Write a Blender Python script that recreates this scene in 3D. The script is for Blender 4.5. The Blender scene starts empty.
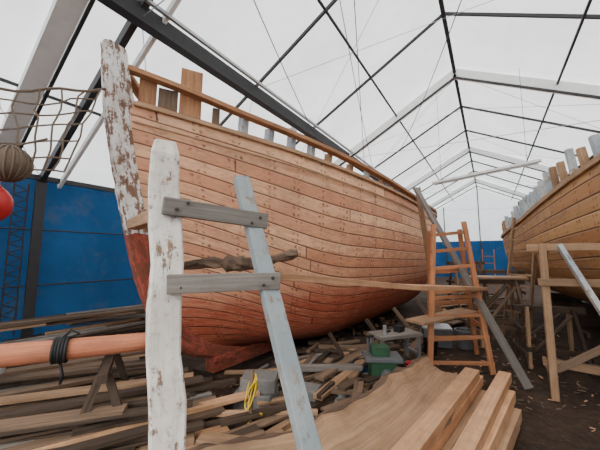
import bpy, math, random
from mathutils import Vector, Matrix, noise
random.seed(7)
C=bpy.context.scene.collection
V=Vector
# ------------------------------------------------------------------ mesh builder
class MB:
    def __init__(s): s.v=[];s.f=[];s.m=[];s.uv=[];s.r=[]
    def face(s,idx,uv,mi,r):
        s.f.append(tuple(idx));s.uv.append(uv);s.m.append(mi);s.r.append(r)
    def sweep(s,pts,w,h,up=(0,0,1),mi=0,caps=True,jit=0.0):
        """rectangular bar along pts; w,h numbers or lists"""
        pts=[V(p) for p in pts];n=len(pts);up=V(up)
        W=w if isinstance(w,(list,tuple)) else [w]*n
        H=h if isinstance(h,(list,tuple)) else [h]*n
        r=random.random();u0=random.random()*50;v0=random.random()*50
        base=len(s.v);L=0;Ls=[]
        for i,p in enumerate(pts):
            t=(pts[min(i+1,n-1)]-pts[max(i-1,0)]).normalized()
            sd=t.cross(up)
            if sd.length<1e-3: sd=t.cross(V((1,0.01,0)))
            sd.normalize();u2=sd.cross(t).normalized()
            if i: L+=(p-pts[i-1]).length
            Ls.append(L)
            for a,b in((-1,-1),(1,-1),(1,1),(-1,1)):
                j=V((random.uniform(-1,1),random.uniform(-1,1),random.uniform(-1,1)))*jit
                s.v.append(p+sd*a*W[i]/2+u2*b*H[i]/2+j)
        per=[0,W[0],W[0]+H[0],2*W[0]+H[0],2*W[0]+2*H[0]]
        for i in range(n-1):
            for k in range(4):
                a=base+i*4+k;b=base+i*4+(k+1)%4;c=b+4;d=a+4
                s.face((a,b,c,d),[(u0+Ls[i],v0+per[k]),(u0+Ls[i],v0+per[k+1]),(u0+Ls[i+1],v0+per[k+1]),(u0+Ls[i+1],v0+per[k])],mi,r)
        if caps:
            e=base+(n-1)*4
            q=[(u0,v0),(u0,v0+W[0]),(u0+.1*H[0],v0+W[0]),(u0+.1*H[0],v0)]
            s.face((base+3,base+2,base+1,base),q,mi,r);s.face((e,e+1,e+2,e+3),q,mi,r)
    def box(s,p,q,w,h,up=(0,0,1),mi=0,jit=0.0): s.sweep([p,q],w,h,up,mi,True,jit)
    def block(s,c,sx,sy,sz,ang=0,mi=0,jit=0.0):
        c=V(c);d=V((math.cos(ang),math.sin(ang),0))*sx/2;m=c+V((0,0,sz/2))
        s.sweep([m-d,m+d],sy,sz,(0,0,1),mi,True,jit)
    def tube(s,pts,r,mi=0,seg=8,caps=True,rough=0.0,closed=False):
        pts=[V(p) for p in pts];n=len(pts)
        R=r if isinstance(r,(list,tuple)) else [r]*n
        rr=random.random();u0=random.random()*50;base=len(s.v);L=0;Ls=[];prev=None
        for i,p in enumerate(pts):
            if closed: t=(pts[(i+1)%n]-pts[i-1]).normalized()
            else: t=(pts[min(i+1,n-1)]-pts[max(i-1,0)]).normalized()
            if prev is None:
                a=V((0,0,1)) if abs(t.z)<.9 else V((1,0,0)); x=t.cross(a).normalized()
            else: x=(prev-t*prev.dot(t)).normalized()
            prev=x;y=t.cross(x)
            if i: L+=(p-pts[i-1]).length
            Ls.append(L)
            for k in range(seg):
                an=2*math.pi*k/seg;q=R[i]*(1+random.uniform(-rough,rough))
                s.v.append(p+x*math.cos(an)*q+y*math.sin(an)*q)
        circ=2*math.pi*R[0]
        for i in range(n if closed else n-1):
            i2=(i+1)%n
            for k in range(seg):
                a=base+i*seg+k;b=base+i*seg+(k+1)%seg;c=base+i2*seg+(k+1)%seg;d=base+i2*seg+k
                ua=Ls[i];ub=Ls[i2] if i2 else L+.05
                s.face((a,b,c,d),[(u0+ua,circ*k/seg),(u0+ua,circ*(k+1)/seg),(u0+ub,circ*(k+1)/seg),(u0+ub,circ*k/seg)],mi,rr)
        if caps and not closed:
            z=[(u0,0)]*seg
            s.face([base+k for k in reversed(range(seg))],z,mi,rr)
            e=base+(n-1)*seg
            s.face([e+k for k in range(seg)],z,mi,rr)
    def revolve(s,c,prof,mi=0,seg=20,axis='Z'):
        c=V(c);ax={'Z':V((0,0,1)),'X':V((1,0,0)),'Y':V((0,1,0))}[axis]
        base=len(s.v);a=V((1,0,0)) if axis!='X' else V((0,0,1));b=ax.cross(a)
        rr=random.random()
        for r,z in prof:
            for k in range(seg):
                an=2*math.pi*k/seg
                s.v.append(c+ax*z+a*math.cos(an)*r+b*math.sin(an)*r)
        for i in range(len(prof)-1):
            for k in range(seg):
                q=(base+i*seg+k,base+i*seg+(k+1)%seg,base+(i+1)*seg+(k+1)%seg,base+(i+1)*seg+k)
                s.face(q,[(k/seg,prof[i][1]),((k+1)/seg,prof[i][1]),((k+1)/seg,prof[i+1][1]),(k/seg,prof[i+1][1])],mi,rr)
    def build(s,name,mats,parent=None,bevel=0.0,smooth=False,loc=None,rot=None):
        me=bpy.data.meshes.new(name);me.from_pydata([tuple(v) for v in s.v],[],s.f)
        ul=me.uv_layers.new(name="UVMap");at=me.attributes.new("rnd",'FLOAT','FACE')
        i=0
        for fi,f in enumerate(s.f):
            for k in range(len(f)):
                ul.data[i].uv=s.uv[fi][k];i+=1
            at.data[fi].value=s.r[fi]
        for m in mats: me.materials.append(m)
        for p,mi in zip(me.polygons,s.m): p.material_index=mi;p.use_smooth=smooth
        me.validate();me.update()
        o=bpy.data.objects.new(name,me);C.objects.link(o)
        if parent: o.parent=parent
        if loc: o.location=loc
        if rot: o.rotation_euler=rot
        if bevel:
            b=o.modifiers.new("bev",'BEVEL');b.width=bevel;b.segments=2;b.limit_method='ANGLE';b.angle_limit=.7
        return o
def empty(name,loc=(0,0,0),rot=(0,0,0)):
    e=bpy.data.objects.new(name,None);C.objects.link(e);e.location=loc;e.rotation_euler=rot;e.empty_display_size=.2;return e
# ------------------------------------------------------------------ material helpers
class NT:
    def __init__(s,name):
        s.m=bpy.data.materials.new(name);s.m.use_nodes=True;s.t=s.m.node_tree;s.n=s.t.nodes;s.n.clear()
        s.out=s.n.new('ShaderNodeOutputMaterial')
    def new(s,t,**k):
        n=s.n.new(t)
        for a,b in k.items(): setattr(n,a,b)
        return n
    def L(s,a,b): s.t.links.new(a,b)
    def val(s,inp,x):
        if hasattr(x,'is_output') or hasattr(x,'links'): s.L(x,inp)
        else: inp.default_value=x
    def math(s,op,a,b=None,c=None,clamp=False):
        n=s.new('ShaderNodeMath',operation=op);n.use_clamp=clamp
        s.val(n.inputs[0],a)
        if b is not None: s.val(n.inputs[1],b)
        if c is not None: s.val(n.inputs[2],c)
        return n.outputs[0]
    def mix(s,f,a,b,bt='MIX'):
        n=s.new('ShaderNodeMix',data_type='RGBA',blend_type=bt)
        s.val(n.inputs[0],f)
        s.val(n.inputs[6],a if hasattr(a,'links') else (*a,1));s.val(n.inputs[7],b if hasattr(b,'links') else (*b,1))
        return n.outputs[2]
    def noise(s,vec,scale,detail=4,rough=.6,dist=0):
        n=s.new('ShaderNodeTexNoise');n.inputs['Scale'].default_value=scale;n.inputs['Detail'].default_value=detail
        n.inputs['Roughness'].default_value=rough;n.inputs['Distortion'].default_value=dist
        if vec is not None: s.L(vec,n.inputs['Vector'])
        return n.outputs[0]
    def ramp(s,f,a,b):
        n=s.new('ShaderNodeMapRange');n.clamp=True;s.val(n.inputs[0],f);n.inputs[1].default_value=a;n.inputs[2].default_value=b
        return n.outputs[0]
    def mapping(s,vec,sc):
        n=s.new('ShaderNodeMapping');n.inputs['Scale'].default_value=sc;s.L(vec,n.inputs[0]);return n.outputs[0]
    def uv(s): return s.new('ShaderNodeUVMap').outputs[0]
    def geo(s): return s.new('ShaderNodeNewGeometry').outputs['Position']
    def rnd(s): 
        n=s.new('ShaderNodeAttribute');n.attribute_name='rnd';return n.outputs['Fac']
    def finish(s,col,rough=.75,bump=None,bs=.3,bd=.01,metal=0,spec=.3):
        p=s.new('ShaderNodeBsdfPrincipled');s.val(p.inputs['Base Color'],col if hasattr(col,'links') else (*col,1))
        s.val(p.inputs['Roughness'],rough);p.inputs['Metallic'].default_value=metal
        p.inputs['Specular IOR Level'].default_value=spec
        if bump is not None:
            b=s.new('ShaderNodeBump');b.inputs['Strength'].default_value=bs;b.inputs['Distance'].default_value=bd
            s.L(bump,b.inputs['Height']);s.L(b.outputs[0],p.inputs['Normal'])
        s.L(p.outputs[0],s.out.inputs[0]);return s.m
def wood(name,light,dark,var=.5,dirt=(.10,.07,.05),dirtamt=.4,paint=None,paintcov=.5,paint2=None):
    n=NT(name);uv=n.uv();g=n.noise(n.mapping(uv,(1.6,38,1)),1,5,.65,.6)
    g2=n.noise(n.mapping(uv,(.7,9,1)),1,3,.6,1.5)
    f=n.math('ADD',n.math('MULTIPLY',g,.6),n.math('MULTIPLY',g2,.4))
    col=n.mix(n.ramp(f,.34,.66),dark,light)
    r=n.rnd()
    br=n.math('ADD',n.math('MULTIPLY',r,var),1-var*.5)
    vm=n.new('ShaderNodeVectorMath',operation='SCALE');n.L(col,vm.inputs[0]);n.L(br,vm.inputs['Scale']);col=vm.outputs[0]
    pos=n.geo()
    dn=n.noise(pos,3.5,5,.65)
    if dirtamt: col=n.mix(n.math('MULTIPLY',n.ramp(dn,.45,.72),dirtamt),col,dirt)
    h=g
    if paint:
        pn=n.noise(n.mapping(uv,(4,14,1)),1.2,6,.7);pn2=n.noise(pos,9,5,.7)
        pf=n.math('ADD',n.math('MULTIPLY',pn,.5),n.math('MULTIPLY',pn2,.5))
        e=1-paintcov
        mask=n.ramp(pf,.35+.3*e-.02,.35+.3*e+.025)
        pc=paint
        if paint2: pc=n.mix(n.ramp(n.noise(pos,2.2,4),.42,.6),paint,paint2)
        pc=n.mix(n.math('MULTIPLY',n.ramp(n.noise(pos,28,3),.5,.75),.4),pc,(.25,.22,.19))
        pc=n.mix(n.math('MULTIPLY',n.ramp(n.noise(n.mapping(uv,(2,30,1)),1,4,.7),.50,.72),.4),pc,(.30,.25,.20))
        col=n.mix(mask,col,pc)
        h=n.math('ADD',g,n.math('MULTIPLY',mask,.8))
    return n.finish(col,.78,h,.45,.006)
def plain(name,col,rough=.6,metal=0,nscale=12,amt=.3,dark=None):
    n=NT(name);k=n.noise(n.geo(),nscale,5,.6)
    d=dark or tuple(c*.45 for c in col)
    return n.finish(n.mix(n.math('MULTIPLY',n.ramp(k,.4,.75),amt),col,d),rough,k,.15,.004,metal)

M_new=wood("wood_fresh_pine",(.68,.40,.22),(.44,.225,.11),.5)
M_old=wood("wood_weathered",(.23,.15,.095),(.09,.058,.038),.7)
M_grey=wood("wood_grey",(.30,.275,.24),(.14,.12,.105),.4)
M_tan=wood("wood_tan",(.48,.30,.175),(.26,.15,.08),.6)
M_dark=wood("wood_dark",(.09,.058,.038),(.028,.02,.014),.5)
M_orange=wood("wood_orange_stain",(.60,.26,.12),(.34,.135,.06),.4)
M_rail=wood("rail_oak",(.48,.24,.115),(.24,.105,.05),.3)
M_white=wood("wood_white_paint",(.42,.27,.17),(.17,.095,.06),.15,paint=(.88,.85,.78),paintcov=.70,paint2=(.70,.64,.56))
M_stem=wood("stem_peeling_paint",(.32,.17,.11),(.12,.065,.045),.2,paint=(.80,.78,.74),paintcov=.54,paint2=(.60,.52,.46))
M_stemlow=wood("stem_bare_red",(.34,.09,.05),(.12,.04,.026),.2,paint=(.38,.07,.04),paintcov=.45)
M_blue=wood("wood_blue_grey_paint",(.33,.27,.21),(.18,.15,.12),.2,paint=(.25,.30,.32),paintcov=.72,paint2=(.31,.345,.345))
M_paleblue=wood("wood_pale_blue_primer",(.45,.36,.26),(.25,.18,.12),.4,paint=(.38,.45,.50),paintcov=.72,paint2=(.60,.61,.59))
M_pink=wood("spar_wood",(.60,.235,.12),(.40,.13,.07),.2)
M_bark=wood("bark",(.20,.125,.08),(.055,.036,.025),.5)
M_metal=plain("metal_galvanised",(.42,.43,.44),.45,.6)
M_dkmetal=plain("metal_dark",(.05,.05,.053),.6,.2)
M_alu=plain("aluminium_white",(.84,.85,.83),.5,0,6,.2)
M_redpipe=plain("red_pipe",(.35,.10,.06),.5)
M_green=plain("green_enamel",(.035,.10,.05),.55,0,12,.6)
M_yellow=plain("yellow_rope",(.75,.52,.03),.6,0,60,.3)
M_rope=plain("hemp_rope",(.17,.125,.09),.9,0,60,.5)
M_redpl=plain("red_plastic",(.50,.03,.03),.4)
M_whitepl=plain("white_plastic",(.55,.55,.53),.4,0,9,.5)
M_greypl=plain("grey_plastic",(.13,.135,.14),.5)
M_bluepl=plain("blue_plastic",(.03,.07,.14),.45)
M_stone=plain("concrete_block",(.19,.18,.17),.9,0,25,.5)
M_black=plain("black_cable",(.02,.02,.02),.6)

def hull_mat(name,base_a,base_b,red=True,blk=.42):
    n=NT(name);uv=n.uv();sx=n.new('ShaderNodeSeparateXYZ');n.L(uv,sx.inputs[0]);u,v=sx.outputs[0],sx.outputs[1]
    pid=n.math('FLOOR',v);fv=n.math('FRACT',v)
    wn=n.new('ShaderNodeTexWhiteNoise',noise_dimensions='1D');n.L(pid,wn.inputs['W']);pr=wn.outputs[0]
    us=n.math('ADD',n.math('DIVIDE',u,3.7),n.math('MULTIPLY',pr,9.3))
    fu=n.math('FRACT',us);ui=n.math('FLOOR',us)
    wn2=n.new('ShaderNodeTexWhiteNoise',noise_dimensions='2D');cb=n.new('ShaderNodeCombineXYZ');n.L(pid,cb.inputs[0]);n.L(ui,cb.inputs[1]);n.L(cb.outputs[0],wn2.inputs['Vector'])
    rr=wn2.outputs[0]
    cg=n.new('ShaderNodeCombineXYZ');n.L(n.math('ADD',u,n.math('MULTIPLY',rr,40)),cg.inputs[0]);n.L(n.math('ADD',n.math('MULTIPLY',v,.16),n.math('MULTIPLY',rr,7)),cg.inputs[1])
    g=n.noise(n.mapping(cg.outputs[0],(1.1,38,1)),1,5,.65,1.0)
    g2=n.noise(n.mapping(cg.outputs[0],(.6,8,1)),1,3,.6,1.5)
    col=n.mix(n.ramp(g,.3,.7),base_b,base_a)
    col=n.mix(n.math('MULTIPLY',n.ramp(g2,.45,.75),.45),col,tuple(c*.6 for c in base_b))
    col=n.mix(n.math('MULTIPLY',n.ramp(rr,.45,1),.8),col,(base_a[0]*.72,base_a[1]*.56,base_a[2]*.50))
    col=n.mix(n.math('MULTIPLY',n.ramp(rr,.4,.0),.8),col,tuple(min(1,c*1.25) for c in base_a))
    pos=n.geo()
    gr=n.noise(pos,1.7,6,.7);col=n.mix(n.math('MULTIPLY',n.ramp(gr,.46,.70),.42),col,(.21,.13,.085))
    # greyed, weathered blotches along individual planks
    wg=n.noise(n.mapping(cg.outputs[0],(1.0,5,1)),1.3,6,.8)
    col=n.mix(n.math('MULTIPLY',n.ramp(wg,.55,.68),.5),col,(.30,.20,.14))
    if red:
        sz=n.new('ShaderNodeSeparateXYZ');n.L(pos,sz.inputs[0]);z=sz.outputs[2]
        # pink primer smears left on the planks, stronger low down
        k=n.noise(n.mapping(uv,(2.4,1.6,1)),1.4,6,.75,.6)
        km=n.math('MULTIPLY',n.ramp(n.math('ADD',k,n.math('MULTIPLY',n.ramp(z,2.8,.6),.15)),.50,.64),.55)
        col=n.mix(km,col,(.56,.22,.14))
        k2=n.noise(n.mapping(uv,(5,3,1)),1.7,5,.8,.3)
        col=n.mix(n.math('MULTIPLY',n.ramp(k2,.54,.66),.6),col,(.36,.115,.068))
        k3=n.noise(n.mapping(uv,(1.3,2.6,1)),1.5,6,.8,.2)
        col=n.mix(n.math('MULTIPLY',n.ramp(k3,.58,.68),.4),col,(.85,.68,.54))
        # old red bottom paint, feathered along the waterline, worn through in patches
        low=n.ramp(n.math('ADD',z,n.math('MULTIPLY',n.math('SUBTRACT',k,.5),1.1)),1.42,1.0)
        wear=n.ramp(n.noise(n.mapping(uv,(3,4,1)),1.1,6,.8),.62,.48)
        col=n.mix(n.math('MULTIPLY',low,n.math('ADD',n.math('MULTIPLY',wear,.45),.42)),col,(.40,.068,.030))
        low2=n.math('MULTIPLY',n.ramp(n.noise(n.mapping(uv,(1.5,2.4,1)),2,5,.8),.5,.62),low)
        col=n.mix(n.math('MULTIPLY',low2,.5),col,(.09,.035,.024))
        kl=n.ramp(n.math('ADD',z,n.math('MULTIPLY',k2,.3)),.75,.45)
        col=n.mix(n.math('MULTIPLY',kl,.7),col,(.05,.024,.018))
    jit=n.math('MULTIPLY',n.math('SUBTRACT',pr,.5),.09)
    fx=n.math('MULTIPLY',n.math('SUBTRACT',n.math('FRACT',n.math('DIVIDE',n.math('ADD',u,jit),blk)),.5),blk)
    fx=n.math('SUBTRACT',n.math('ABSOLUTE',fx),.035)
    fy=n.math('MULTIPLY',n.math('SUBTRACT',n.math('FRACT',n.math('MULTIPLY',v,2)),.5),.085)
    wob=n.math('MULTIPLY',n.math('SUBTRACT',n.noise(pos,22,4),.5),.075)
    dd=n.math('SQRT',n.math('ADD',n.math('POWER',fx,2),n.math('POWER',fy,2)))
    dd=n.math('ADD',dd,wob)
    pres=n.ramp(n.noise(pos,4.3,4,.8),.40,.56)
    dot=n.math('MULTIPLY',n.ramp(dd,.024,.008),n.math('MULTIPLY',pres,.75))
    col=n.mix(dot,col,(.13,.035,.022))
    es=n.math('MINIMUM',fv,n.math('SUBTRACT',1,fv))
    eb=n.math('MULTIPLY',n.math('MINIMUM',fu,n.math('SUBTRACT',1,fu)),3.7/.18)
    e=n.math('MINIMUM',es,eb)
    seam=n.ramp(e,.065,.02)
    sw=n.ramp(n.noise(uv,1.3,4,.7),.2,.6)
    col=n.mix(n.math('MULTIPLY',seam,n.math('ADD',n.math('MULTIPLY',sw,.5),.45)),col,(.08,.03,.02))
    h=n.math('ADD',n.math('MULTIPLY',n.ramp(e,.0,.09),1.0),n.math('MULTIPLY',g,.12))
    h=n.math('SUBTRACT',h,n.math('MULTIPLY',dot,.5))
    return n.finish(col,.62,h,.8,.012)
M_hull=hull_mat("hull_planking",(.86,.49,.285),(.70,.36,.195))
M_hull2=hull_mat("hull_planking_brown",(.54,.31,.135),(.36,.185,.075),red=False)

def fabric(name,col,trans,stain=.12,scale=.5,grime=None):
    n=NT(name);pos=n.geo();k=n.noise(pos,scale,5,.6);k2=n.noise(pos,4,4,.6)
    f=n.math('MULTIPLY',n.ramp(n.math('ADD',n.math('MULTIPLY',k,.7),n.math('MULTIPLY',k2,.3)),.38,.68),stain)
    c=n.mix(f,col,tuple(x*.55 for x in col))
    if grime: c=n.mix(n.math('MULTIPLY',n.ramp(n.noise(pos,1.4,6,.75),.52,.7),.55),c,grime)
    d=n.new('ShaderNodeBsdfDiffuse');t=n.new('ShaderNodeBsdfTranslucent');n.L(c,d.inputs[0]);n.L(c,t.inputs[0])
    b=n.new('ShaderNodeBump');b.inputs['Strength'].default_value=.4;b.inputs['Distance'].default_value=.06
    n.L(n.noise(pos,1.3,3,.5,.5),b.inputs['Height']);n.L(b.outputs[0],d.inputs['Normal'])
    m=n.new('ShaderNodeMixShader');m.inputs[0].default_value=trans;n.L(d.outputs[0],m.inputs[1]);n.L(t.outputs[0],m.inputs[2]);n.L(m.outputs[0],n.out.inputs[0])
    return n.m
M_roof=fabric("tent_fabric_white",(.87,.88,.88),.5,.28,.9)
M_tarp=fabric("tarpaulin_blue",(.018,.085,.22),.2,.65,.8,(.075,.10,.13))

def floor_mat():
    n=NT("dirt_with_sawdust");pos=n.geo();a=n.noise(pos,1.2,6,.7);b=n.noise(pos,14,6,.75);c=n.noise(pos,70,3,.7)
    col=n.mix(n.ramp(a,.35,.65),(.028,.018,.012),(.075,.046,.030))
    col=n.mix(n.math('MULTIPLY',n.ramp(b,.5,.7),.5),col,(.15,.09,.055))
    vo=n.new('ShaderNodeTexVoronoi');vo.inputs['Scale'].default_value=34;n.L(n.mapping(pos,(1,1.9,1)),vo.inputs['Vector'])
    ch=n.math('MULTIPLY',n.ramp(vo.outputs['Distance'],.28,.18),n.ramp(n.noise(pos,2.3,4,.7),.50,.64))
    col=n.mix(n.math('MULTIPLY',ch,.45),col,(.32,.21,.125))
    h=n.math('ADD',b,n.math('MULTIPLY',c,.4))
    return n.finish(col,.95,h,.9,.04)
M_floor=floor_mat()

# ------------------------------------------------------------------ floor & tent
XR,ZR=-.54,7.18; XL,XRT,ZE=-7.66,6.58,3.4; Y0,Y1=-7.0,26.4
def grid_floor():
    mb=MB();nx,ny=70,90
    for j in range(ny+1):
        for i in range(nx+1):
            x=-16+32*i/nx;y=-14+46*j/ny
            z=-.02+.03*noise.noise(V((x*.8,y*.8,0)))
            mb.v.append(V((x,y,min(z,0))))
    for j in range(ny):
        for i in range(nx):
            a=j*(nx+1)+i;mb.face((a,a+1,a+nx+2,a+nx+1),[(0,0)]*4,0,0)
    mb.build("floor",[M_floor],smooth=True)
grid_floor()
def plane_strip(p0,p1,p2,p3,nu,nv,wave):
    mb=MB();p0,p1,p2,p3=map(V,(p0,p1,p2,p3));nn=(p1-p0).cross(p3-p0).normalized()
    for j in range(nv+1):
        for i in range(nu+1):
            a=i/nu;b=j/nv;p=(p0*(1-a)+p1*a)*(1-b)+(p3*(1-a)+p2*a)*b
            mb.v.append(p+nn*wave(p))
    for j in range(nv):
        for i in range(nu):
            a=j*(nu+1)+i;mb.face((a,a+1,a+nu+2,a+nu+1),[(0,0)]*4,0,0)
    return mb
def w0(p):
    e=min(1,abs(p.x-XR)/1.2)
    return e*(.09*math.sin(math.pi*(p.y-1.83)/2.363)**2+.03*noise.noise(p*1.1))-.03
mb=plane_strip((XL,Y0,ZE),(XL,Y1,ZE),(XR,Y1,ZR),(XR,Y0,ZR),230,24,w0)
m2=plane_strip((XR,Y0,ZR),(XR,Y1,ZR),(XRT,Y1,ZE),(XRT,Y0,ZE),230,24,w0)
off=len(mb.v);mb.v+=m2.v
for f in m2.f: mb.face([i+off for i in f],[(0,0)]*4,0,0)
mb.build("ceiling",[M_roof],smooth=True)
def wv(p): return .06*noise.noise(V((p.x*1.5,p.y*1.5,p.z*.3)))+.03*noise.noise(V((p.x*4,p.y*4,p.z*1.5)))+.012*noise.noise(p*7)
plane_strip((XL,Y0,0),(XL,Y1,0),(XL,Y1,ZE),(XL,Y0,ZE),320,26,wv).build("wall_left",[M_tarp],smooth=True)
plane_strip((XRT,Y1,0),(XRT,Y0,0),(XRT,Y0,ZE),(XRT,Y1,ZE),160,12,wv).build("wall_right",[M_tarp],smooth=True)
mb=plane_strip((XL,Y1,0),(XRT,Y1,0),(XRT,Y1,2.9),(XL,Y1,2.9),100,8,wv)
b=len(mb.v);mb.v+=[V((XL,Y1,2.9)),V((XRT,Y1,2.9)),V((XRT,Y1,ZE)),V((XR,Y1,ZR)),V((XL,Y1,ZE))]
mb.face([b,b+1,b+2,b+3,b+4],[(0,0)]*5,1,0)
mb.build("wall_back",[M_tarp,M_roof])

mb=MB()
SL=.53
def rz(x): return ZR-SL*abs(x-XR)
def frame(y,w,h,mi,dz=.0):
    o=.06+h/2+dz
    mb.box((XL+.1,y,ZE-o+.05),(XR,y,ZR-o),w,h,mi=mi);mb.box((XR,y,ZR-o),(XRT-.1,y,ZE-o+.05),w,h,mi=mi)
    mb.box((XL+.14,y,0),(XL+.14,y,ZE-.05),w,h,(0,1,0),mi);mb.box((XRT-.14,y,0),(XRT-.14,y,ZE-.05),w,h,(0,1,0),mi)
sp=2.363;ys=[1.83+sp*k for k in range(-3,11)]
for k,y in enumerate(ys):
    if k==3:
        frame(y,.09,.16,0)
        mb.box((XL+.1,y+.3,ZE-.15),(XR,y+.3,ZR-.15),.06,.1,mi=1)
    elif (k%3)==0:
        frame(y,.14,.24,1)
        mb.box((XL+.1,y-.085,ZE-.3),(XR,y-.085,ZR-.33),.03,.05,mi=0);mb.box((XR,y-.085,ZR-.33),(XRT-.1,y-.085,ZE-.3),.03,.05,mi=0)
    else: frame(y,.04,.06,0)
mb.box((XL+.1,1.15,ZE-.12),(XR,1.15,ZR-.22),.26,.14,mi=1);mb.box((XR,1.15,ZR-.22),(XRT-.1,1.15,ZE-.12),.26,.14,mi=1)
mb.box((XL+.1,1.31,ZE-.2),(XR,1.31,ZR-.3),.04,.05,mi=0)
mb.box((XL+.14,1.15,0),(XL+.14,1.15,ZE-.1),.1,.16,(0,1,0),0)
mb.box((XR,Y0,ZR-.14),(XR,Y1,ZR-.14),.08,.1,mi=0)
for x,w,h,mi in((-3.9,.16,.26,0),(-2.2,.04,.04,0),(-5.7,.04,.04,0),(1.6,.04,.04,0),(3.4,.08,.1,0),(5.0,.04,.04,0),(XL+.2,.08,.1,0),(XRT-.2,.08,.1,0)):
    mb.box((x,Y0,rz(x)-.12-h/2),(x,Y1,rz(x)-.12-h/2),w,h,mi=mi)
mb.box((-3.7,Y0,rz(-3.9)-.14),(-3.7,Y1,rz(-3.9)-.14),.05,.05,mi=2)
for z in(1.2,2.3): mb.tube([(XL+.12,Y0,z),(XL+.12,Y1,z)],.015,0)
for x in(-5.5,-3,XR,2,4.3): mb.box((x,Y1-.1,0),(x,Y1-.1,rz(x)-.1),.07,.07,(0,1,0),0)
def cable(p,q,sag=.0,r=.006,mi=3):
    p,q=V(p),V(q);mb.tube([p.lerp(q,t/8)-V((0,0,sag*4*(t/8)*(1-t/8))) for t in range(9)],r,mi,5)
for i in range(0,len(ys)-1):
    a,b=ys[i],ys[i+1]
    if i%2==0:
        cable((XR,a,ZR-.2),(-3.9,b,rz(-3.9)-.15));cable((-3.9,a,rz(-3.9)-.15),(XR,b,ZR-.2))
        cable((XR,a,ZR-.2),(3.4,b,rz(3.4)-.15));cable((3.4,a,rz(3.4)-.15),(XR,b,ZR-.2))
    cable((-3.9,a,rz(-3.9)-.15),(XL+.2,b,ZE-.1));cable((3.4,b,rz(3.4)-.15),(XRT-.2,a,ZE-.1))
for y in ys[3::3]:
    cable((-3.9,y,rz(-3.9)-.3),(3.4,y,rz(3.4)-.3),.0,.008);cable((XR,y,ZR-.3),(-2.4,y,rz(-3.9)-.3))
cable((XR,1.0,ZR-.2),(-3.9,10.5,rz(-3.9)-.3),.25,.009,0);cable((1.0,2.0,rz(1)-.2),(-2.6,11,rz(-2.6)-.2),.3,.009,0)
cable((-2.2,1.0,rz(-2.2)-.2),(-4.6,9.5,rz(-4.6)-.3),.3,.009,0);cable((-1.6,3.0,rz(-1.6)-.2),(-4.2,13,rz(-4.2)-.3),.4,.008,0)
for k in range(14):
    z=.5+k*.19;y=1.15+.3
    mb.tube([(XL+.11,y,z),(XL+.11,y+.2,z+.1)],.012,0,5);mb.tube([(XL+.11,y+.2,z+.1),(XL+.11,y,z+.19)],.012,0,5)
mb.tube([(XL+.11,1.45,.3),(XL+.11,1.45,3.2)],.014,0,6);mb.tube([(XL+.11,1.65,.3),(XL+.11,1.65,3.2)],.014,0,6)
mb.tube([(XL+.3,.98,0),(XL+.3,.98,3.2)],.03,4,10)
mb.build("tent_frame",[M_dkmetal,M_alu,M_metal,M_metal,M_redpipe])

# ------------------------------------------------------------------ curves
def spl(tab):
    xs=[a for a,_ in tab];yv=[b for _,b in tab];n=len(xs);m=[]
    for i in range(n):
        if i==0: m.append((yv[1]-yv[0])/(xs[1]-xs[0]))
        elif i==n-1: m.append((yv[-1]-yv[-2])/(xs[-1]-xs[-2]))
        else:
            m.append(.5*((yv[i]-yv[i-1])/(xs[i]-xs[i-1])+(yv[i+1]-yv[i])/(xs[i+1]-xs[i])))
    def f(x):
        x=max(xs[0],min(xs[-1],x));i=0
        while i<n-2 and x>xs[i+1]: i+=1
        h=xs[i+1]-xs[i];t=(x-xs[i])/h
        return (2*t**3-3*t*t+1)*yv[i]+(t**3-2*t*t+t)*h*m[i]+(-2*t**3+3*t*t)*yv[i+1]+(t**3-t*t)*h*m[i+1]
    return f
def sm(a,b,x):
    t=max(0,min(1,(x-a)/(b-a)));return t*t*(3-2*t)
# ------------------------------------------------------------------ main boat
XC=-3.5;YB,YS=1.56,13.0
HB=spl([(1.56,.05),(2.0,.36),(2.6,.74),(3.3,1.14),(4.2,1.51),(5.3,1.81),(6.5,2.0),(8,2.12),(9.5,2.15),(11,1.95),(12,1.65),(13,1.15)])
ZS=spl([(1.56,3.6),(2.6,3.43),(4.2,3.23),(6.5,3.08),(8.5,3.03),(10.5,3.1),(13,3.3)])
STEM=spl([(.30,2.95),(.40,2.62),(.52,2.42),(.80,2.12),(1.3,1.86),(2.26,1.58),(3.5,1.32),(4.25,1.25)])
RAB=.22
def hullpt(s,v,zb0=.34,zb1=.20):
    y=YB+s*(YS-YB)
    zs=ZS(y);k=sm(0,.26,s)
    zb=zb0+(zb1-zb0)*sm(0,.2,s)
    zb+=sm(.75,1,s)*.9
    a=v*math.pi/2
    hz=(1-k)*v**1.08+k*(1-math.cos(a))**1.0
    bf=(1-k)*(v**.52)+k*(math.sin(a)**.46)
    z=zb+(zs-zb)*hz
    st0=STEM(zb0+(ZS(YB)-zb0)*v)+RAB
    yy=st0+s*(YS-st0)
    b=HB(YB+s*(YS-YB))*bf
    b+=.05*(1-sm(0,.03,s))*(0 if v>.98 else 1)*.6
    return b,yy,z
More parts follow.
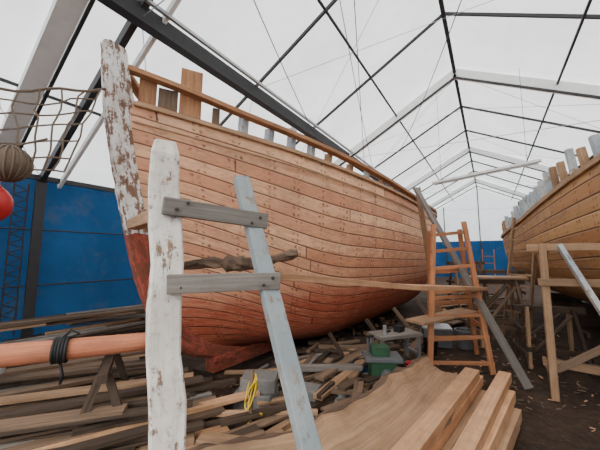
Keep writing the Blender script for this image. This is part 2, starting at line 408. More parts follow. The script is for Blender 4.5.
def hull_mesh(fn,name,mats,parent,np_,nu=90,nv=66,L=11.5,v1=1.0,thick=.05,mi=0):
    mb=MB()
    for side in(1,-1):
        base=len(mb.v)
        for i in range(nu+1):
            s=(i/nu)**1.35
            for j in range(nv+1):
                b,y,z=fn(s,v1*j/nv);mb.v.append(V((side*b,y,z)))
        for i in range(nu):
            for j in range(nv):
                a=base+i*(nv+1)+j;q=[a,a+nv+1,a+nv+2,a+1]
                s0=(i/nu)**1.35*L;s1=((i+1)/nu)**1.35*L;t0=np_*v1*j/nv;t1=np_*v1*(j+1)/nv
                uv=[(s0,t0),(s1,t0),(s1,t1),(s0,t1)]
                if side<0: q.reverse();uv.reverse()
                mb.face(q,uv,mi,.5)
    base=len(mb.v)
    for j in range(nv+1):
        b,y,z=fn(1,v1*j/nv);mb.v+=[V((b,y,z)),V((-b,y,z))]
    for j in range(nv):
        a=base+2*j;mb.face((a,a+1,a+3,a+2),[(0,j/3),(1,j/3),(1,j/3+.33),(0,j/3+.33)],mi,.5)
    o=mb.build(name,mats,parent,smooth=True)
    so=o.modifiers.new("sol",'SOLIDIFY');so.thickness=thick;so.offset=-1
    return o
boat=empty("wooden_boat",(XC,0,0))
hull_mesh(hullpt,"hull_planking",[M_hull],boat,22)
mb=MB()
def stemat(z): return STEM(max(z,.3))+(max(0,.3-z)*3.0)
def stem_part(zlist,mi):
    base=len(mb.v)
    for z in zlist:
        y=stemat(z);d=RAB+.08
        if z>3.55: d-=(z-3.55)*.12
        tz=stemat(z+.05)-stemat(z-.05);sl=-tz/.1
        wf=.06;wb=.085
        jx=.012*noise.noise(V((z*5,1,0)));y+=.02*noise.noise(V((z*7,4,0)))
        dz=d*.35*min(1,max(0,sl-.3)) 
        mb.v+=[V((-wf+jx,y,z)),V((wf+jx,y,z)),V((wb,y+.05,z+.02)),V((wb,y+d,z+dz)),V((-wb,y+d,z+dz)),V((-wb,y+.05,z+.02))]
    n=len(zlist);per=[0,.15,.21,.5,.7,1.0,1.06]
    for i in range(n-1):
        for k in range(6):
            a=base+i*6+k;b2=base+i*6+(k+1)%6
            mb.face((a,b2,b2+6,a+6),[(zlist[i],per[k]),(zlist[i],per[k+1]),(zlist[i+1],per[k+1]),(zlist[i+1],per[k])],mi,.5)
    mb.face([base+k for k in(5,4,3,2,1,0)],[(0,0)]*6,mi,.5);e=base+(n-1)*6
    mb.face([e+k for k in range(6)],[(0,0)]*6,2 if mi==0 else mi,.7)
stem_part([2.02+.1*i for i in range(22)]+[4.2],0);stem_part([.16+.09*i for i in range(22)],1)
mb.sweep([(0,2.9,.21),(0,6,.16),(0,13.1,.13)],.2,[.22,.24,.26],mi=1)
mb.sweep([(0,12.95,.2),(0,13.25,3.5)],.2,.35,(0,1,0),mi=1)
mb.build("stem_and_keel",[M_stem,M_stemlow,M_tan],boat,bevel=.012)
def side_line(side,dx,dz,s0=0.0,s1=1.0,n=60):
    out=[]
    for i in range(n+1):
        s=s0+(s1-s0)*(i/n)
        b,y,z=hullpt(s,1);d=dz(y) if callable(dz) else dz
        out.append(V((side*(b+dx),y,z+d)))
    return out
RH=spl([(1.5,.40),(2.2,.34),(2.8,.28),(4.2,.22),(6.5,.14),(9,.10),(13,.1)])
mb=MB()
for side in(1,-1):
    mb.sweep(side_line(side,.0,RH,0,1),.12,.06,mi=0)
    mb.sweep(side_line(side,.035,-.02,0.004),.05,.05,mi=1)
    mb.sweep(side_line(side,-.06,.015,0.01),.16,.035,mi=0)
    mb.sweep(side_line(side,.03,-.24,0.004,1),.025,.02,mi=1)
mb.build("cap_rail_and_rubbing_strake",[M_rail,M_tan],boat,bevel=.006)
mb=MB()
for side in(1,-1):
    y=2.75;k=0
    while y<12.7:
        b=HB(y);z=ZS(y);top=RH(y)
        ext=top-.02
        if side==1 and k in(0,2,3,6): ext=top+{0:.04,2:.14,3:.08,6:.07}[k]
        mb.box((side*(b-.13),y,z-.12),(side*(b-.09),y,z+ext),.09,.12,(0,1,0),mi=0 if k<4 or k==6 else 1)
        y+=.33 if k<4 else .5;k+=1
def bd(y0,y1,ztop,mi,dx=-.1):
    ym=(y0+y1)/2;b0=max(HB(y0)+dx,.03);b1=HB(y1)+dx
    zt=ZS(ym);p=V(((b0+b1)/2,ym,0));d=V(((b1-b0),y1-y0,0))
    mb.sweep([p+V((0,0,zt-.15)),p+V((0.02,0,ztop))],d.length,.05,(d.y,-d.x,0),mi=mi,jit=.006)
bd(1.66,1.82,3.95,2);bd(1.84,2.02,3.87,3);bd(2.04,2.26,4.20,2);bd(2.38,2.46,3.75,3)
for yy in(1.9,2.2,2.5): mb.box((-(HB(yy)-.1),yy,ZS(yy)-.1),(-(HB(yy)-.1),yy,ZS(yy)+.3),.1,.08,(0,1,0),mi=2)
mb.build("timber_heads",[M_paleblue,M_tan,M_rail,M_old],boat,bevel=.005)
mb=MB();n=40  # unseen deck surface, added to block light through the open hull
for i in range(n+1):
    s=.02+.98*i/n;b,y,z=hullpt(s,1);b=max(b-.07,.01);mb.v+=[V((-b,y,z-.12)),V((0,y,z-.06)),V((b,y,z-.12))]
for i in range(n):
    for k in(0,1):
        a=3*i+k;mb.face((a,a+1,a+4,a+3),[(i*.3,k),(i*.3,k+1),(i*.3+.3,k+1),(i*.3+.3,k)],0,.5)
mb.build("deck_light_block",[M_tan],boat)
mb=MB()
for y in(3.1,4.6,6.3,8.2,10.2,12.2):
    mb.block((0,y,-.03),.9,.3,.09,.05*random.uniform(-1,1),0,.006)
mb.build("keel_blocks",[M_dark],boat)
def shore(p,q,w=.08,mat=M_old):
    m=MB();m.box(p,q,w,w,(0,1,0),jit=.004);m.block((p[0],p[1],-.02),.3,.2,.05);m.build("hull_shore",[mat],bevel=.005)
shore((-1.55,5.3,.03),(-1.98,5.2,.62),.06,M_dark);shore((-1.3,6.4,.03),(-1.78,6.3,.68),.06);shore((-1.15,7.8,.03),(-1.62,7.7,.7),.07)
shore((-1.1,9.2,.03),(-1.58,9.1,.75),.07,M_orange);shore((-2.05,4.5,.03),(-2.32,4.4,.5),.06,M_dark)

# ------------------------------------------------------------------ second boat
LB=13.0
b2=empty("wooden_boat.001",(3.24,1.0,0),(0,0,math.radians(6.3)))
HB2=spl([(0,.06),(1,.62),(2,1.05),(3.5,1.45),(5,1.65),(8,1.72),(10.5,1.70),(12,1.45),(13,1.05)])
ZS2=spl([(0,3.75),(2,3.34),(5,2.95),(8,2.65),(10.5,2.47),(13,2.5)])
def h2(s,v):
    y=LB*s;k=sm(0,.3,s)*(1-.4*sm(.9,1,s));zs=ZS2(y);zb=.80+.3*sm(.88,1,s);a=v*math.pi/2
    hz=(1-k)*v+k*(1-math.cos(a));bf=(1-k)*v**.9+k*math.sin(a)**.5
    return HB2(y)*bf,y+(1-s)*(1-v)*.7*(1-s),zb+(zs-zb)*hz
hull_mesh(h2,"hull_planking",[M_hull2],b2,16,nu=60,nv=40,L=LB)
mb=MB()
for side in(1,-1):
    y=.5
    while y<LB-.2:
        s=y/LB;b_,_,zz_=h2(s,1.0)
        mb.sweep([(side*(b_-.11),y,zz_-.25),(side*(b_-.09),y,zz_),(side*(b_-.04),y,zz_+.38+.09*random.uniform(-1,1))],.085,.10,(0,1,0),mi=random.choice((0,0,0,1)))
        y+=.32
    ln=[V((side*(HB2(LB*i/40)-.17),LB*i/40,ZS2(LB*i/40)+.12)) for i in range(1,41)]
    mb.sweep(ln,.05,.14,mi=2)
    ln=[V((side*(HB2(LB*i/40)+.02),LB*i/40,ZS2(LB*i/40)-.05)) for i in range(1,41)]
    mb.sweep(ln,.06,.08,mi=1)
mb.build("ribs",[M_paleblue,M_tan,M_dark],b2,bevel=.005)
mb=MB();mb.sweep([(0,.7,.68),(0,LB-.1,.68)],.16,.26,mi=0)
mb.sweep([(0,.75,.7),(0,.3,1.3),(0,.03,2.4),(0,-.1,4.0)],.16,.22,(0,1,0),mi=0)
mb.box((0,LB-.05,.7),(0,LB+.2,2.75),.16,.2,(0,1,0))
for y in(1.5,3.5,5.5,7.5,9.5,11.8):
    mb.block((0,y,-.02),1.1,.3,.3,0,1,.006);mb.block((0,y,.28),.8,.28,.27,0,1,.006)
mb.build("keel_and_blocks",[M_dark,M_old],b2,bevel=.006)

# ------------------------------------------------------------------ staging frame beside the bow
st=empty("staging_trestle",(0,0,0))
nrm=V((.9,-.44,0)).normalized();dr=V((.44,.9,0)).normalized()
mb=MB()
pwz=lambda z:V((-1.635+.094*(2.5-z),.955,z))
zs_=[0,.25,.5,.75,1,1.25,1.5,1.75,2,2.2,2.4,2.49]
pts=[pwz(z)+V((.008*math.sin(i*2.1),.008*math.cos(i*1.7),0)) for i,z in enumerate(zs_)]
W=[.175,.175,.175,.175,.175,.175,.175,.174,.172,.17,.165,.12]
mb.sweep(pts,W,[w*.65 for w in W],nrm,0,jit=.006)
mb.build("white_post",[M_white],st,bevel=.012)
mb=MB();bl=lambda z:V((-1.49+.42*(2.35-z),1.47-.074*(2.35-z),z))
mb.sweep([bl(0),bl(.6),bl(1.2),bl(1.8),bl(2.36)],.11,.075,nrm,jit=.002);mb.build("leaning_post",[M_blue],st,bevel=.006)
mb=MB()
def cross(z,x0,x1,h,zt=0,mi=0):
    a=pwz(z)+nrm*.085-dr*x0;b=bl(z)-V((0,0,zt));b=b+nrm*.062+dr*x1
    mb.box(a,b,.045,h,mi=mi,jit=.003)
    for p in(a+dr*.1,b-dr*.09):
        for dz in(-.02,.02):
            q=p+V((0,0,dz))+dr*dz*1.5;mb.tube([q+nrm*.02,q+nrm*.035],.011,1,8)
cross(2.08,.02,.1,.10,.05);cross(1.64,.0,.06,.10,.0)
mb.build("cross_boards",[M_grey,M_dkmetal],st,bevel=.005)
mb=MB();mb.box((-3.33,1.62,2.14),(-1.66,1.12,2.12),.12,.11,jit=.01);mb.build("bow_brace",[M_tan],st,bevel=.008)
mb=MB();a=V((-1.70,1.05,1.70));b=V((-1.12,1.66,1.80));pts=[];rs=[]
for i in range(19):
    t=i/18;pts.append(a.lerp(b,t)+V((random.uniform(-.012,.012),random.uniform(-.012,.012),.02*math.sin(t*7))));rs.append(.042*(1-abs(t-.6)**2*1.7)*random.uniform(.7,1.2))
mb.tube(pts,rs,0,9,rough=.3)
for t,L in((.3,.2),(.6,.16),(.85,.14),(.1,.12)):
    p=a.lerp(b,t);q=p+V((random.uniform(-.1,.12),random.uniform(.04,.14),random.uniform(.0,.05)))
    mb.tube([p,q],[.014,.003],0,5)
mb.build("splintered_branch",[M_bark])
mb=MB();mb.sweep([(-1.42,1.62,1.655),(-.8,3.4,1.44),(-.18,5.75,1.24)],.26,.055);mb.build("staging_plank",[M_new],bevel=.004)

lt=empty("ladder_trestle")
mb=MB();A0,A1=V((-.87,4.94,0)),V((-.74,5.1,2.3));B0,B1=V((-.06,5.38,0)),V((-.34,5.6,2.37))
mb.box(A0,A1,.075,.045,(.5,-.85,0));mb.box(B0,B1,.075,.045,(.5,-.85,0))
for z in(.15,.52,.84,1.13,1.22,1.6,1.88,2.15):
    t=z/2.33;p=A0.lerp(A1,t);q=B0.lerp(B1,t);d=(q-p).normalized()
    mb.box(p-d*.05,q+d*.05,.035,.055)
C0,C1=V((-1.0,5.75,0)),V((-.82,5.2,2.2));D0,D1=V((-.3,6.3,0)),V((-.42,5.72,2.25))
mb.box(C0,C1,.07,.045,(.5,-.85,0));mb.box(D0,D1,.07,.045,(.5,-.85,0))
for z in(.3,.95,1.5): mb.box(C0.lerp(C1,z/2.2),D0.lerp(D1,z/2.2),.03,.07)
mb.box(A0.lerp(A1,.28),C0.lerp(C1,.28),.03,.06);mb.box(B0.lerp(B1,.28),D0.lerp(D1,.28),.03,.06)
mb.build("ladder_frames",[M_orange],lt,bevel=.004)
mb=MB();mb.box((-1.0,4.6,.80),(-.35,5.75,.86),.34,.035);mb.build("shelf_boards",[M_tan],lt,bevel=.004)
mb=MB();mb.sweep([(.34,5.1,0),(-1.22,6.25,3.2)],.13,.045,(0,0,1));mb.build("leaning_plank",[M_grey],bevel=.004)
mb=MB();mb.box((-1.0,7.2,0),(-1.3,6.9,3.35),.12,.04,(.3,1,0));mb.build("leaning_plank",[M_tan],bevel=.004)

# ------------------------------------------------------------------ trestles
def trestle(name,loc,ang,L,H,spread,mat,mat2=None,leg=.08):
    mb=MB();e=L/2
    mb.box((-e-.08,0,H-.05),(e+.08,0,H-.05),.1,.1)
    for sx in(-1,1):
        for sy in(-1,1):
            mb.box((sx*(e-.02),sy*spread/2,0),(sx*(e-.1),sy*.065,H-.02),leg,.045,(1,0,0),mi=1 if (mat2 and sx*sy>0) else 0)
        for zf in(.22,.6):
            w=spread*(1-zf)/2+.06
            mb.box((sx*(e-.03)+.05*sx,-w-.03,H*zf),(sx*(e-.03)+.05*sx,w+.03,H*zf),.035,.08)
    for sy in(-1,1):
        w=spread*(1-.3)/2+.05
        mb.box((-e,sy*w,H*.3),(e,sy*w,H*.3),.035,.08);mb.box((-e+.1,sy*(w+.035),H*.3),(e-.15,sy*(.15),H*.88),.03,.07,(0,1,0))
    return mb.build(name,[mat,mat2 or mat],bevel=.004,loc=loc,rot=(0,0,ang))
mb=MB()
mb.box((.58,4.9,0),(.58,4.9,1.95),.09,.08,(1,0,0),0)
mb.box((.42,4.94,1.90),(2.5,4.7,1.90),.08,.09,mi=0)
mb.box((1.42,4.2,0),(.74,4.82,1.92),.10,.05,(1,0,0),1)
mb.box((2.4,4.72,0),(2.4,4.72,1.9),.1,.09,(1,0,0),0)
mb.box((.5,5.0,.42),(2.5,4.78,.42),.04,.09,mi=0);mb.box((.5,4.83,1.45),(2.45,4.62,1.52),.04,.09,mi=0)
mb.box((.62,4.95,.35),(2.3,4.75,1.7),.03,.08,mi=2);mb.box((.62,5.6,0),(.62,5.0,1.88),.08,.05,(1,0,0),2);mb.box((2.4,5.5,0),(2.35,4.8,1.85),.1,.06,(1,0,0),0)
mb.box((.57,5.5,.3),(2.4,5.4,.3),.04,.08,mi=2);mb.box((.57,4.9,.3),(.57,5.55,.3),.04,.08,mi=0)
mb.build("trestle",[M_tan,M_paleblue,M_old],bevel=.005)
trestle("trestle",(.05,7.3,0),.35,.9,1.3,.8,M_old,M_tan)
trestle("trestle",(.2,9.4,0),.1,.9,1.4,.7,M_old,M_dark)
trestle("trestle",(.75,6.35,0),.2,.8,.95,.6,M_dark,M_tan)
trestle("trestle",(-.65,10.6,0),.6,1.0,1.6,.8,M_old,M_tan)
mb=MB()
for k in range(4): mb.box((-.4,7.0+.17*k,1.322),(.6,7.4+.17*k,1.322),.15,.04)
mb.build("staging_boards",[M_tan],bevel=.003)
mb=MB()
for sx in(0,.42):
    mb.box((-.3+sx,12.3,0),(-.22+sx*.85,12.75,2.0),.07,.03,(1,0,0));mb.box((-.3+sx,13.3,0),(-.22+sx*.85,12.8,1.98),.06,.03,(1,0,0))
for k in range(7):
    t=(k+1)/8;mb.box((-.3+.08*t,12.3+.45*t,2*t),(.12+.02*t,12.3+.45*t,2*t),.1,.025)
mb.build("stepladder",[M_orange])
mb=MB();p0,p1=V((.15,8.1,0)),V((.55,8.6,2.7));q0,q1=V((.58,7.8,0)),V((.95,8.35,2.7))
mb.box(p0,p1,.07,.035,(1,-1,0));mb.box(q0,q1,.07,.035,(1,-1,0))
for k in range(9): mb.box(p0.lerp(p1,(k+1)/10),q0.lerp(q1,(k+1)/10),.05,.03)
mb.build("wooden_ladder",[M_tan])

# ------------------------------------------------------------------ foreground timber
# crooked, waney-edged half log: dished upper face, rounded back, bark along both edges
mb=MB()
ctr=spl([(0,-.60),(.7,-.63),(1.4,-.76),(2.1,-1.04),(2.9,-1.55)])
N=44;M=10;fin=[V((ctr(2.9*i/N),4.0-2.9*i/N,.38+.05*math.sin(i*.13))) for i in range(N+1)]
upn=V((.34,-.05,.94)).normalized();base=len(mb.v)
for i,p in enumerate(fin):
    t=(fin[min(i+1,N)]-fin[max(i-1,0)]).normalized();sd=t.cross(upn).normalized();un=sd.cross(t).normalized()
    if un.z<0: un=-un
    w=(.34+.16*sm(0,16,i)+.03*math.sin(i*.5))/2
    for j in range(M+1):
        a=j/M*2-1;wj=w+.035*noise.noise(V((i*.35,0 if a<0 else 9,0)))
        mb.v.append(p+sd*a*wj+un*(.02+.075*a*a+.014*noise.noise(V((i*.3,j*.6,2)))))
    for j in range(M+1):
        a=1-j/M*2;wj=w+.055+.045*noise.noise(V((i*.45,0 if a<0 else 9,0)))
        mb.v.append(p+sd*a*wj-un*(.15*math.sqrt(max(0,1-a*a))-.075*a*a+.005)+un*.02*noise.noise(V((i*.8,j,5))))
R=2*(M+1)
for i in range(N):
    for k in range(R):
        a=base+i*R+k;b=base+i*R+(k+1)%R
        mi=0 if k<M else 1
        mb.face((a,b,b+R,a+R),[(i*.07,k*.05),(i*.07,k*.05+.05),(i*.07+.07,k*.05+.05),(i*.07+.07,k*.05)],mi,.35)
mb.face([base+k for k in reversed(range(R))],[(k*.01,0) for k in range(R)],0,.4);e=base+N*R
mb.face([e+k for k in range(R)],[(k*.01,0) for k in range(R)],0,.4)
for y,x in((3.7,-.66),(2.5,-.85),(1.5,-1.26)): mb.block((x,y,-.01),.3,.3,.23,.2,2,.006)
mb.build("curved_half_log",[M_tan,M_bark,M_dark])
mb=MB()
def pl(x0,y0,x1,y1,z,w,h,mi=0): mb.box((x0,y0,z),(x1,y1,z),w,h,mi=mi)
for z,dx in((.06,.0),(.18,.02),(.30,-.015)):
    for k in range(3):
        if z>.25 and k==1: continue
        o=.155*k+.05;pl(-.25+o*.95+dx,4.25-.15*k+random.uniform(-.15,.1),-.76+o*.95+dx,1.25,z,.14,.105,random.choice((0,0,2)))
pl(-.25,4.1,-.70,1.4,.405,.15,.1);pl(.07,4.2,-.42,1.3,.405,.12,.1)
mb.build("sawn_planks_stack",[M_new,M_tan,M_tan],bevel=.005)
# ------------------------------------------------------------------ left spar
mb=MB()
a,b=V((-4.6,-1.4,1.02)),V((-2.88,1.82,.92))
d=(b-a);mb.tube([a.lerp(b,i/12) for i in range(13)],[.115-.03*i/12 for i in range(13)],0,16)
rp=a.lerp(b,.76);dn=d.normalized();x=dn.cross(V((0,0,1))).normalized();y=x.cross(dn)
for k in range(5):
    c=rp+dn*(k-2)*.022+V((random.uniform(-.006,.006),0,0));mb.tube([c+(x*math.cos(t*.52)+y*math.sin(t*.52))*.106 for t in range(12)],.014,1,6,closed=True)
mb.tube([rp+y*.1,rp+y*.17+dn*.06,rp+y*.13+dn*.12,rp+y*.1+dn*.05],.014,1,6)
mb.tube([rp-y*.1,rp-y*.22+dn*.03,rp-y*.3+dn*.02],.012,1,6)
mb.build("wooden_spar",[M_pink,M_black],smooth=True)
mb=MB();a2,b2_=V((-5.2,-1.3,.90)),V((-3.15,2.05,.80))
mb.tube([a2.lerp(b2_,i/8) for i in range(9)],.06,0,12);mb.build("wooden_spar",[M_pink],smooth=True)
def sawhorse(name,loc,ang,L,H,mat):
    mb=MB();e=L/2;mb.box((-e,0,H-.04),(e,0,H-.04),.08,.08)
    for sx in(-1,1):
        for sy in(-1,1): mb.box((sx*(e-.05),sy*.25,0),(sx*(e-.15),sy*.03,H-.05),.07,.035,(1,0,0))
        mb.box((sx*(e-.08),-.2,H*.35),(sx*(e-.08),.2,H*.35),.03,.07)
    mb.build(name,[mat],bevel=.004,loc=loc,rot=(0,0,ang))
sawhorse("sawhorse",(-3.4,1.5,0),-.5,1.0,.73,M_dark);sawhorse("sawhorse",(-4.6,-.7,0),-.5,1.1,.84,M_old)

def rpile(x0,x1,y0,y1,n,zmax,ang,da,Lr,mis,wr=(.12,.26)):
    for k in range(n):
        t=k/n;cx=random.uniform(x0,x1);cy=random.uniform(y0,y1);z=.02+zmax*t*random.uniform(.6,1)
        an=ang+random.uniform(-da,da);L=random.uniform(*Lr)/2;dx,dy=math.cos(an)*L,math.sin(an)*L;h=random.uniform(.025,.05)
        mb.box((cx-dx,cy-dy,z+random.uniform(0,.02)),(cx+dx,cy+dy,z+random.uniform(0,.03)),random.uniform(*wr),h,mi=random.choice(mis),jit=.003)
mb=MB()
rpile(-4.9,-2.9,.2,1.6,70,.42,1.02,.15,(1.6,3.2),(0,0,0,1,1,2,3,4,4),(.06,.18))
rpile(-2.75,-2.3,.7,1.5,12,.12,1.1,.12,(1.2,2.0),(0,1,1,2),(.1,.2))
mb.build("timber_pile",[M_old,M_tan,M_new,M_grey,M_dark],bevel=.003)
mb=MB();rpile(-6.9,-5.3,1.2,5.0,60,.75,1.4,.12,(2,3.6),(0,0,1,2,3,2),(.08,.2));mb.build("timber_pile",[M_old,M_tan,M_dark,M_grey],bevel=.003)
mb=MB();rpile(-2.2,-1.7,1.6,2.5,30,.16,1.0,.6,(.4,1.1),(0,1,1,2,3,4,4),(.05,.16));mb.build("timber_offcuts",[M_old,M_tan,M_new,M_grey,M_dark],bevel=.003)
mb=MB();rpile(-2.9,-1.3,2.9,5.6,110,.20,1.2,.9,(.2,1.1),(0,0,0,1,2,2,2,3),(.03,.12));mb.build("timber_offcuts",[M_old,M_tan,M_dark,M_grey],bevel=.003)
mb=MB();rpile(-5.6,-4.9,3.2,7.5,50,.35,1.3,.5,(.8,2.0),(0,0,1,2,2,3),(.1,.22));mb.build("timber_offcuts",[M_old,M_tan,M_dark,M_grey],bevel=.003)
mb=MB();rpile(-1.5,.0,8.4,14,60,.3,1.3,1.0,(.4,1.6),(0,0,1,2,3),(.06,.18));mb.build("timber_offcuts",[M_old,M_tan,M_dark,M_grey],bevel=.003)
mb=MB()
for x0,y0,x1,y1,z,w,h,mi in((-2.0,3.0,-1.55,5.6,.07,.16,.14,0),(-1.85,2.8,-1.3,4.9,.05,.12,.1,2),(-2.3,3.2,-2.05,6.0,.08,.18,.16,2),(-1.75,3.0,-1.7,5.2,.17,.12,.06,1),(-1.95,3.4,-1.75,6.2,.2,.14,.05,0),(-2.45,3.4,-1.6,4.0,.22,.1,.07,3),(-1.3,5.4,-1.15,7.8,.06,.15,.12,0),(-2.7,3.3,-2.0,3.9,.12,.12,.1,1)):
    mb.box((x0,y0,z),(x1,y1,z),w,h,mi=mi,jit=.006)
mb.build("timber_baulks",[M_old,M_tan,M_dark,M_grey],bevel=.006)
mb=MB()
for k in range(170):
    x=random.uniform(-3.0,-1.0);y=random.uniform(3.0,8.0)
    if x>-1.3 and y<5.2: continue
    mb.block((x,y,-.01),random.uniform(.05,.22),random.uniform(.04,.12),random.uniform(.03,.13),random.uniform(0,3),random.choice((0,0,2,2,2,3,1)),.006)
mb.build("scrap_blocks",[M_old,M_tan,M_dark,M_stone])
mb=MB()
for k in range(1300):
    x=random.uniform(-4.5,1.2);y=random.uniform(1.2,9);
    if noise.noise(V((x,y,3))*.9)<-.1: continue
    L=random.uniform(.012,.04);an=random.uniform(0,6.3)
    mb.box((x-L*math.cos(an),y-L*math.sin(an),.008),(x+L*math.cos(an),y+L*math.sin(an),.012+random.uniform(0,.01)),random.uniform(.008,.025),.005,mi=random.choice((0,0,1,1,2)))
mb.build("wood_chips",[M_old,M_tan,M_new])
mb=MB()
mb.block((-2.45,2.75,-.01),.46,.36,.2,.4,0,.01);mb.block((-2.42,2.76,.19),.42,.3,.16,.55,0,.01);mb.block((-2.0,3.1,-.01),.4,.24,.22,.2,0,.01)
mb.build("concrete_blocks",[M_stone],bevel=.012)
mb=MB();pts=[]
for i in range(150):
    t=i/149;an=t*20;r=.055+.02*math.sin(t*9)
    pts.append(V((-2.12+r*math.cos(an),2.30+r*math.sin(an)*.6,.40+.17*math.sin(an*1.0+t*2)*(1-.3*t))))
mb.tube(pts,.008,0,6)
pts=[V((-2.1+.3*t+.10*math.cos(t*14),2.3-.2*t+.08*math.sin(t*14),.2*max(0,1-t*3)+.03)) for t in[i/70 for i in range(71)]]
mb.tube(pts,.008,0,6)
mb.tube([(-2.12,2.30,0),(-2.12,2.30,.62)],.022,1,8)
mb.build("yellow_rope",[M_yellow,M_old],smooth=True)
mb=MB();gx,gy=-1.34,4.1
mb.block((gx,gy,0),.34,.32,.36,.5,0);mb.block((gx,gy,.36),.50,.36,.05,.5,1);mb.block((gx-.03,gy,.41),.24,.2,.12,.5,0)
mb.tube([(gx+.1,gy-.12,.2),(gx+.16,gy-.22,.2)],.08,1,16);mb.tube([(gx+.13,gy-.2,.2),(gx+.17,gy-.26,.2)],.03,2,12)
mb.tube([(gx-.2,gy,.4),(gx-.2,gy,.62)],.015,1);mb.tube([(gx-.2,gy,.62),(gx-.1,gy-.05,.66)],.02,2)
for sx in(-.2,.2): mb.block((gx+sx*.9,gy+sx*.4,-.01),.08,.3,.03,.5,2)
mb.build("bench_planer",[M_green,M_greypl,M_black],bevel=.01)
mb=MB();mb.block((0,0,.46),.8,.4,.05,0,0)
for sx in(-1,1):
    for sy in(-1,1): mb.block((sx*.35,sy*.15,0),.05,.05,.46,0,1)
    mb.block((sx*.35,0,.15),.04,.3,.05,0,1)
mb.block((.1,.02,.51),.16,.12,.1,.4,2);mb.tube([(-.2,0,.53),(-.05,.06,.53)],.02,2,8);mb.tube([(-.25,-.08,.51),(-.25,-.08,.66)],.03,1,10)
mb.build("workbench",[M_grey,M_metal,M_black],bevel=.004,loc=(-1.4,5.0,0),rot=(0,0,.9))
def bucket(c,r,h,mat):
    mb=MB();mb.revolve(c,[(0,0),(r*.82,0),(r,h*.92),(r*1.07,h*.92),(r*1.07,h),(r*.93,h),(r*.76,.03),(0,.03)],0,24)
    mb.tube([V(c)+V((r*1.02*math.cos(t),0,h*.92+.0+r*.5*math.sin(t)*-.6)) for t in[i*math.pi/10 for i in range(11)]],.005,1,5)
    mb.build("plastic_bucket",[mat,M_metal])
bucket((-.5,6.6,0),.17,.34,M_greypl);bucket((-1.0,5.85,0),.13,.26,M_black)
def tin(x,y,m,h=.18):
    mb=MB();mb.revolve((x,y,0),[(0,0),(.08,0),(.08,h-.01),(.085,h),(.07,h-.005),(0,h-.01)],0,20)
    mb.tube([V((x+.083*math.cos(t),y,h-.02-.05*math.sin(t))) for t in[i*math.pi/8 for i in range(9)]],.003,1,4);mb.build("paint_tin",[m,M_dkmetal])
tin(-1.62,3.35,M_metal);tin(-1.45,3.62,M_whitepl,.14);tin(-1.1,4.75,M_redpl,.16)
mb=MB();mb.block((-1.72,4.2,.0),.42,.2,.16,1.0,0);mb.block((-1.72,4.2,.16),.43,.21,.03,1.0,1);mb.tube([(-1.78,4.11,.19),(-1.77,4.13,.25),(-1.67,4.28,.25),(-1.66,4.30,.19)],.01,1,6);mb.build("toolbox",[M_bluepl,M_black],bevel=.008)
mb=MB();mb.revolve((-4.62,.9,.5),[(0,0),(.07,0),(.085,.12),(.09,.13),(.08,.13),(.065,.02),(0,.02)],0,20);mb.build("plastic_pot",[M_whitepl])
mb=MB();mb.block((-1.0,6.5,0),.5,.4,.34,.3,0);mb.block((-1.0,6.5,.34),.54,.44,.04,.3,1);mb.build("storage_crate",[M_greypl,M_metal],bevel=.01)
mb=MB();pts=[V((-1.4+1.8*t+.2*math.sin(t*9),3.4+2.7*t+.25*math.cos(t*7),.03)) for t in[i/50 for i in range(51)]];mb.tube(pts,.01,0,6);mb.build("power_cable",[M_black],smooth=True)

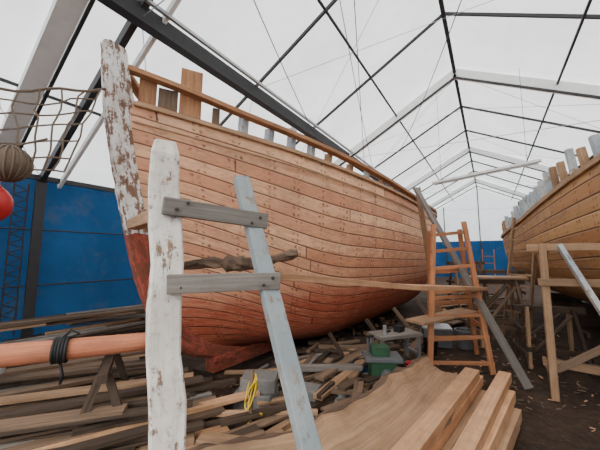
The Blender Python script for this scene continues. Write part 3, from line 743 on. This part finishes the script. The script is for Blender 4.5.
A,B,Cc,D=V((-4.35,-.35,3.35)),V((-3.46,1.27,3.62)),V((-3.45,1.0,2.62)),V((-3.62,.1,2.42))
mb=MB()
def Q(a,b):
    p=(A.lerp(B,a)).lerp(D.lerp(Cc,a),b);return p-V((0,0,.12*math.sin(a*math.pi)*(1-b)))+V((.05*noise.noise(p*4),.05*noise.noise(p*5),.07*noise.noise(p*3)))
for i in range(12): mb.tube([Q(i/11,j/8) for j in range(9)],.009,0,5)
for j in range(7): mb.tube([Q(i/16,j/6) for i in range(17)],.009 if j else .015,0,5)
mb.tube([B,V((-3.5,1.4,3.7))],.014,0,5);mb.tube([A,V((-7.3,-.53,3.3))],.014,0,5);mb.tube([D,V((-3.8,-.8,2.3)),V((-7.3,-.53,2.2))],.012,0,5)
mb.build("rope_net",[M_rope])
mb=MB();c=V((-3.22,.57,2.54));mb.revolve(c,[(.001,-.14)]+[(.14*math.cos(t)*(1+.03*(i%2)),.14*math.sin(t)) for i,t in enumerate([math.radians(-80+16*k) for k in range(11)])]+[(.001,.14)],0,22)
for k in range(9):
    an=k*math.pi/9;mb.tube([c+V((math.cos(an)*math.cos(t),math.sin(an)*math.cos(t),math.sin(t)))*.145 for t in[i*math.pi/10 for i in range(20)]],.009,0,5,closed=True)
mb.tube([c+V((0,0,.14)),V((-3.45,.85,2.9))],.01,0,5)
mb.build("rope_fender",[M_rope],smooth=True)
mb=MB();c=V((-3.24,.5,2.2));mb.revolve(c,[(.001,-.17)]+[(.13*math.cos(t),.15*math.sin(t)) for t in[math.radians(-75+15*k) for k in range(10)]]+[(.04,.16),(.04,.21),(.001,.21)],0,22)
mb.tube([c+V((0,0,.2)),c+V((0,.08,.3))],.012,1,5)
mb.build("mooring_buoy",[M_redpl,M_rope],smooth=True)

mb=MB();mb.box((-1.3,9.2,3.95),(1.1,8.3,3.95),.1,.06)
mb.tube([(-1.25,9.2,3.89),(1.05,8.3,3.89)],.02,1,8)
for t in(.1,.9):
    p=V((-1.3,9.2,3.98)).lerp(V((1.1,8.3,3.98)),t);mb.tube([p,V((p.x,p.y,rz(p.x)-.1))],.005,2,5)
mb.build("strip_light",[M_alu,M_whitepl,M_dkmetal])

# ------------------------------------------------------------------ world
w=bpy.data.worlds.new("overcast_sky");bpy.context.scene.world=w;w.use_nodes=True
bg=w.node_tree.nodes['Background'];bg.inputs[0].default_value=(.95,.97,1,1);bg.inputs[1].default_value=3.1
sl=bpy.data.lights.new("daylight",'SUN');sl.energy=5.5;sl.angle=.6;sl.color=(1,.96,.9);so=bpy.data.objects.new("daylight",sl);C.objects.link(so)
so.rotation_euler=(math.radians(50),math.radians(18),math.radians(-10))

cam=bpy.data.cameras.new("camera");co=bpy.data.objects.new("camera",cam);C.objects.link(co)
cam.sensor_width=36;cam.lens=17.1;cam.clip_start=.05;cam.clip_end=200
co.location=(0,0,1.8);co.rotation_euler=(math.radians(96.0),0,math.radians(33.5))
bpy.context.scene.camera=co
